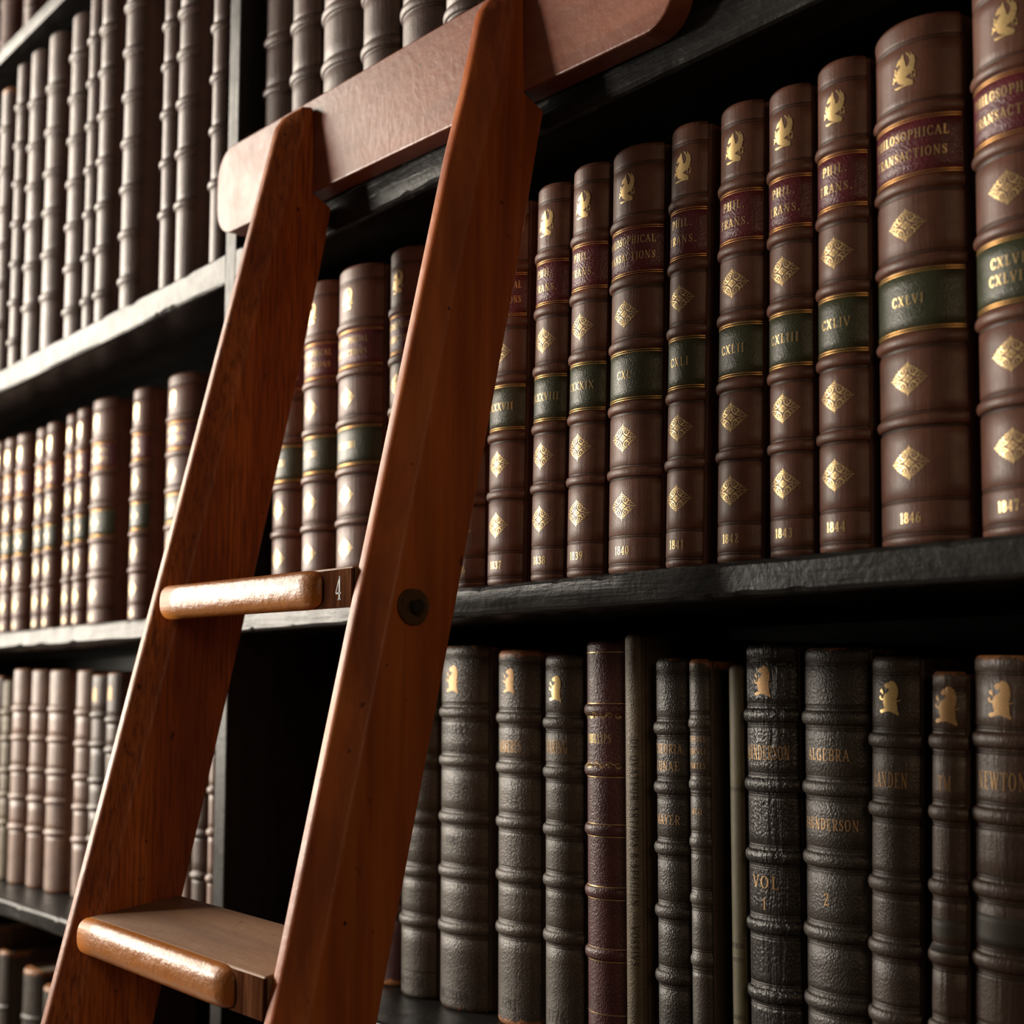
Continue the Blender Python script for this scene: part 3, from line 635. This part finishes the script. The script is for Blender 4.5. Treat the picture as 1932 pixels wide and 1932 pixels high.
def scroll(n, hw):
    q = []
    for i in range(n):
        cx = -hw + 2 * hw * (i + .5) / n; s = 1 if i % 2 else -1
        q += stroke([(cx + x * s, y * s) for x, y in spiral(0, 0, hw / n * .95, hw / n * .2, 180, -200, 14)], .00038) + stroke([(cx - hw / n, -s * .0006), (cx, s * .0014), (cx + hw / n, s * .0004)], .00045)
    return q
for zc in (.2612, .2222): link('gilt_scroll', b[1].decal(scroll(7, b[1].ang * b[1].R * .9), 0, zc, .00025), M['gilt'], b[0])
b = low(-.7249, .0174, .3240, 'thin olive-tan book with lettering running down its spine and a torn head', 'tan', [], head=False, board='blackboard')
r, sp = b
pol = text_polys('DE QVATVOR ARTIBVS & SPECIEN _ VOSSIVS', .0074, .172, .2)
link('lettering', sp.decal([[(y, -x) for x, y in f] for f in pol], .0034, .158, .0003), M['blind'], r)
b = low(-.6879, .0320, .3050, 'black grained volume gilt-lettered THEORIA LUNAE', 'blackshaded', [.0686, .1164, .1630, .2080, .2525])
put(b, 'THEORIA', .2372, .0070, fill=1.6, sq=.8); put(b, 'LUNAE', .2243, .0070, fill=1.4, sq=.85); put(b, 'MAYER', .1846, .0070, fill=1.35, sq=.85)
b = low(-.6576, .0194, .3040, 'thin charcoal book with frayed orange head and three tiny gilt lines', leather('frayed_thin_leather', (.046, .036, .028), .46, 900, .4, .8), [.0853, .1293, .1702, .2119, .2566], bd=.0012, bh=.0026)
for zc, s_ in ((.2451, 'THESIS'), (.2362, 'CIRCVLI'), (.2258, 'PARTES'), (.1924, 'MLII')): put(b, s_, zc, .0042, fill=1.5, sq=.9)
b = low(-.6271, .0137, .2990, 'thin unbound book with pale printed vellum spine set back in shadow', 'vellum', [], ya=.082, head=False)
put(b, 'OPVSCVLA', .21, .0030, 'blind'); put(b, 'DVBLIN', .10, .0036, 'blind'); put(b, 'PRINTED', .09, .0030, 'blind'); put(b, 'LONDON', .05, .0034, 'blind')
b = low(-.5959, .0442, .3130, 'wrinkled glossy black volume with an orange crest', leather('wrinkled_black_leather', (.018, .015, .0135), .34, 700, .7, .1, 1.0), [.0713, .1179, .1656, .2148, .2632])
crest(b, .2863, 1.0); put(b, 'SAUNDERSON', .2374, .0100, sq=.5, fill=1.7); put(b, 'VOL', .1483, .0085, fill=1.1, sq=1.2); put(b, 'I', .1335, .008)
b = low(-.5433, .0520, .3090, 'broad black-brown volume gilt-lettered ALGEBRA with the number 2', 'blackshaded', [.0737, .1191, .1676, .2147, .2618], lean=.6)
put(b, 'ALGEBRA', .2375, .0078, fill=1.2, sq=1.0); put(b, 'SAUNDERSON', .1915, .0075, fill=1.6, sq=1.0); put(b, '2', .1424, .0082, sq=1.0)
b = low(-.4954, .0354, .3020, 'brown volume with gold crest, third from the right edge on the lower right shelf', leather('brown_fine_leather', (.040, .026, .019), .46, 1000, .5, .15, .2), [.0733, .1162, .1563, .2035, .2479], lean=1.6)
crest(b, .2747, 1.0, mat='gilt'); put(b, 'LANDEN', .2231, .0095, sq=.55, fill=1.6)
b = low(-.4553, .0234, .2920, 'narrow worn brown book with an oversized crest, second from the lower right edge', 'brownworn', [.0733, .1168, .1590, .2045, .2484], lean=1.8)
crest(b, .2700, 1.1); put(b, 'TM', .2231, .009, sq=.8, fill=.7)
link('paper_scar', b[1].patch(.1200, .1400, .00012), M['scar'], b[0], True)
b = low(-.4190, .0440, .3010, 'worn reddish-brown volume at the right edge with a grey label scar', 'brownworn', [.0733, .1181, .1608, .2047, .2499], lean=1.8)
crest(b, .2734, 1.05); put(b, 'NEWTON', .2258, .0105, sq=.6, fill=1.5)
link('paper_scar', b[1].patch(.1280, .1460, .00012), M['scar'], b[0], True)

# ================================================================ ladder
lad = empty('library_ladder', (-.89, -.39, 0), 'reddish varnished wooden library ladder leaning on the bookcase, tread numbered 4', 'ladder')
INV = Matrix.Translation((.89, .39, 0))
def part(name, me, m, parent=None, smooth=False):
    me.transform(INV); return link(name, me, m, parent or lad, smooth)
xRo, tR = -.7375, .026; xLi = -1.0396
def rail_outline(dz, rake):
    front = [(-.0535 - rake * (.519 - z), z) for z in (-1.0, -.2, .1, .3, .4, .47, .519)]
    head = [(-.0500, .532), (-.0430, .543), (-.0350, .549), (-.0260, .552)]
    notch = [(-.0222, .551), (-.0212, .4690), (-.0015, .4600)]
    rear = [(-.0070, .4270), (-.0280, .3230), (-.0865, .0610), (-.1500, -.2160), (-.3340, -1.0)]
    return [(y, z + ZO + (dz if z > .44 else 0)) for y, z in front + head + notch + rear]
def rail_mesh(pts, x0, x1):
    bm = bmesh.new(); A = [bm.verts.new((x0, y, z)) for y, z in pts]; B = [bm.verts.new((x1, y, z)) for y, z in pts]; n = len(pts)
    bm.faces.new(A); bm.faces.new(B[::-1])
    for i in range(n): bm.faces.new((A[i], B[i], B[(i + 1) % n], A[(i + 1) % n]))
    bmesh.ops.recalc_face_normals(bm, faces=bm.faces); bm.edges.ensure_lookup_table()
    fr = [e for e in bm.edges if e.verts[0] in B and e.verts[1] in B and max(B.index(v) for v in e.verts) <= 8]
    bmesh.ops.bevel(bm, geom=fr, offset=.0165, segments=1, profile=.5, affect='EDGES', clamp_overlap=False)
    ed = [e for e in bm.edges if len(e.link_faces) == 2 and e.calc_face_angle(0) > .6]
    bmesh.ops.bevel(bm, geom=ed, offset=.0022, segments=3, profile=.5, affect='EDGES', clamp_overlap=True)
    me = bpy.data.meshes.new('m'); bm.to_mesh(me); bm.free()
    for p in me.polygons: p.use_smooth = True
    me.set_sharp_from_angle(angle=math.radians(28)); return me
for dz, xo, mt, rake in ((0, xLi, 'rail_fir', .2485), (-.0095, xRo, 'rail_pine', .2300)): part('rail', rail_mesh(rail_outline(dz, rake), xo - tR, xo), M[mt])
tilt = lambda x: -.012 * (x - xLi)
for i in range(4):
    dy, dz = -.062 * i, -.2695 * i
    if i >= 1: dy = -.0635 * i; dz = -.269 * i
    yf, zt = -.1565 + dy, .0915 + dz + ZO                # front plane of the tread, top at the front
    yr = yf + .077; th = .0285
    top = [(yf, zt), (yr, zt + .0100), (yr, zt + .0100 - th), (yf, zt - th)]
    a, b_ = xLi + .0003, xRo - tR - .0003
    t = part('tread', prism(top, a, b_, 'x', .0012, 2, tilt), M['tread_top']); t['label'] = 'worn brown tread'
    # polished half-round nosing, stopped short of the right rail with a scooped end
    bm = bmesh.new(); N = 14; rows = []; xs = [a + .001 + (b_ - .056 - a) * k / 8 for k in range(9)] + [b_ - .056 + .001 + q for q in (.004, .008, .012, .015, .017, .0185)]
    for x in xs:
        q = max(0.0, (x - (b_ - .055)) / .0185); shrink = math.sqrt(max(0.0, 1 - q * q)) if q > 0 else 1.0
        row = []
        for k in range(N + 1):
            an = math.radians(90 + 180 * k / N); ry = .0110 * max(.04, shrink); rz = th / 2 * (.55 + .45 * shrink)
            sq = lambda v: math.copysign(abs(v) ** .8, v)
            row.append(bm.verts.new((x, yf + .0004 + ry * sq(math.cos(an)) , zt - th / 2 + rz * sq(math.sin(an)) + tilt(x))))
        rows.append(row)
    for r1, r2 in zip(rows, rows[1:]):
        for k in range(N): bm.faces.new((r1[k], r1[k + 1], r2[k + 1], r2[k]))
    bm.faces.new(rows[0]); bm.faces.new(rows[-1][::-1]); bmesh.ops.recalc_face_normals(bm, faces=bm.faces)
    me = bpy.data.meshes.new('m'); bm.to_mesh(me); bm.free()
    nz = part('nosing', me, M['nosing'], t, True)
    for p in nz.data.polygons: p.use_smooth = len(p.vertices) == 4; nz['label'] = 'glossy rounded tread edge'
    # bare end face beside the right rail, with the tread's number cut into it
    part('end_face', box(b_ - .046, b_, yf - .0012, yf + .002, zt - th + .001 - .0035, zt - .001 - .0035), M['endgrain'], t)
    if i: continue                                  # only the tread marked 4 shows its number
    nm = '4'; pol = text_polys(nm, .0165, None, .1, None, .75)
    V = []; Fc = []
    for f in pol:
        bb_ = len(V); V += [(b_ - .0155 + px, yf - .0014, zt - th / 2 - .0035 + py) for px, py in f]; Fc.append(tuple(range(bb_, bb_ + len(f))))
    nb = part('engraved_number', mesh(V, Fc), M['blind'], t); nb['label'] = 'engraved number on the tread end'
# board joining the rail heads, resting against the shelf edge
Lx, Rx, zb, ht = -1.2290, -.5830, .4680, .0915
def bpt(x, z): return (x, ZO + z - .032 * (x + .9746))
o = []
for cx, cz, r_, a0 in ((Lx + .030, zb + .030, .030, 180), (Rx - .028, zb + .028, .028, 270), (Rx - .028, zb + ht - .028, .028, 0), (Lx + .032, zb + ht - .032, .032, 90)):
    for k in range(9):
        an = math.radians(a0 + 90 * k / 8); o.append(bpt(cx + r_ * math.cos(an), cz + r_ * math.sin(an)))
hb = part('headboard', prism(o, -.0222, -.0012, 'y', .0016, 2), M['mahogany']); hb['label'] = 'polished reddish board with rounded ends joining the rail heads'
# tie bolt through the near rail below tread 4
def disc(x0, x1, r0, r1, n=40, y=-.125, z=.0600):
    bm = bmesh.new(); bmesh.ops.create_cone(bm, cap_ends=True, segments=n, radius1=r0, radius2=r1, depth=x1 - x0)
    bm.transform(Matrix.Translation(((x0 + x1) / 2, y, ZO + z)) @ Matrix.Rotation(math.radians(90), 4, 'Y'))
    bmesh.ops.bevel(bm, geom=[e for e in bm.edges if e.calc_face_angle(0) > .8], offset=.0006, segments=2, affect='EDGES')
    me = bpy.data.meshes.new('m'); bm.to_mesh(me); bm.free(); return me
wsh = part('tie_bolt', disc(xRo - .0002, xRo + .0035, .0128, .0122), M['brass']); wsh['label'] = 'aged brass washer and bolt on the rail side'
part('bolt_end', disc(xRo + .0034, xRo + .0085, .0046, .0042, 24), M['iron'], wsh)
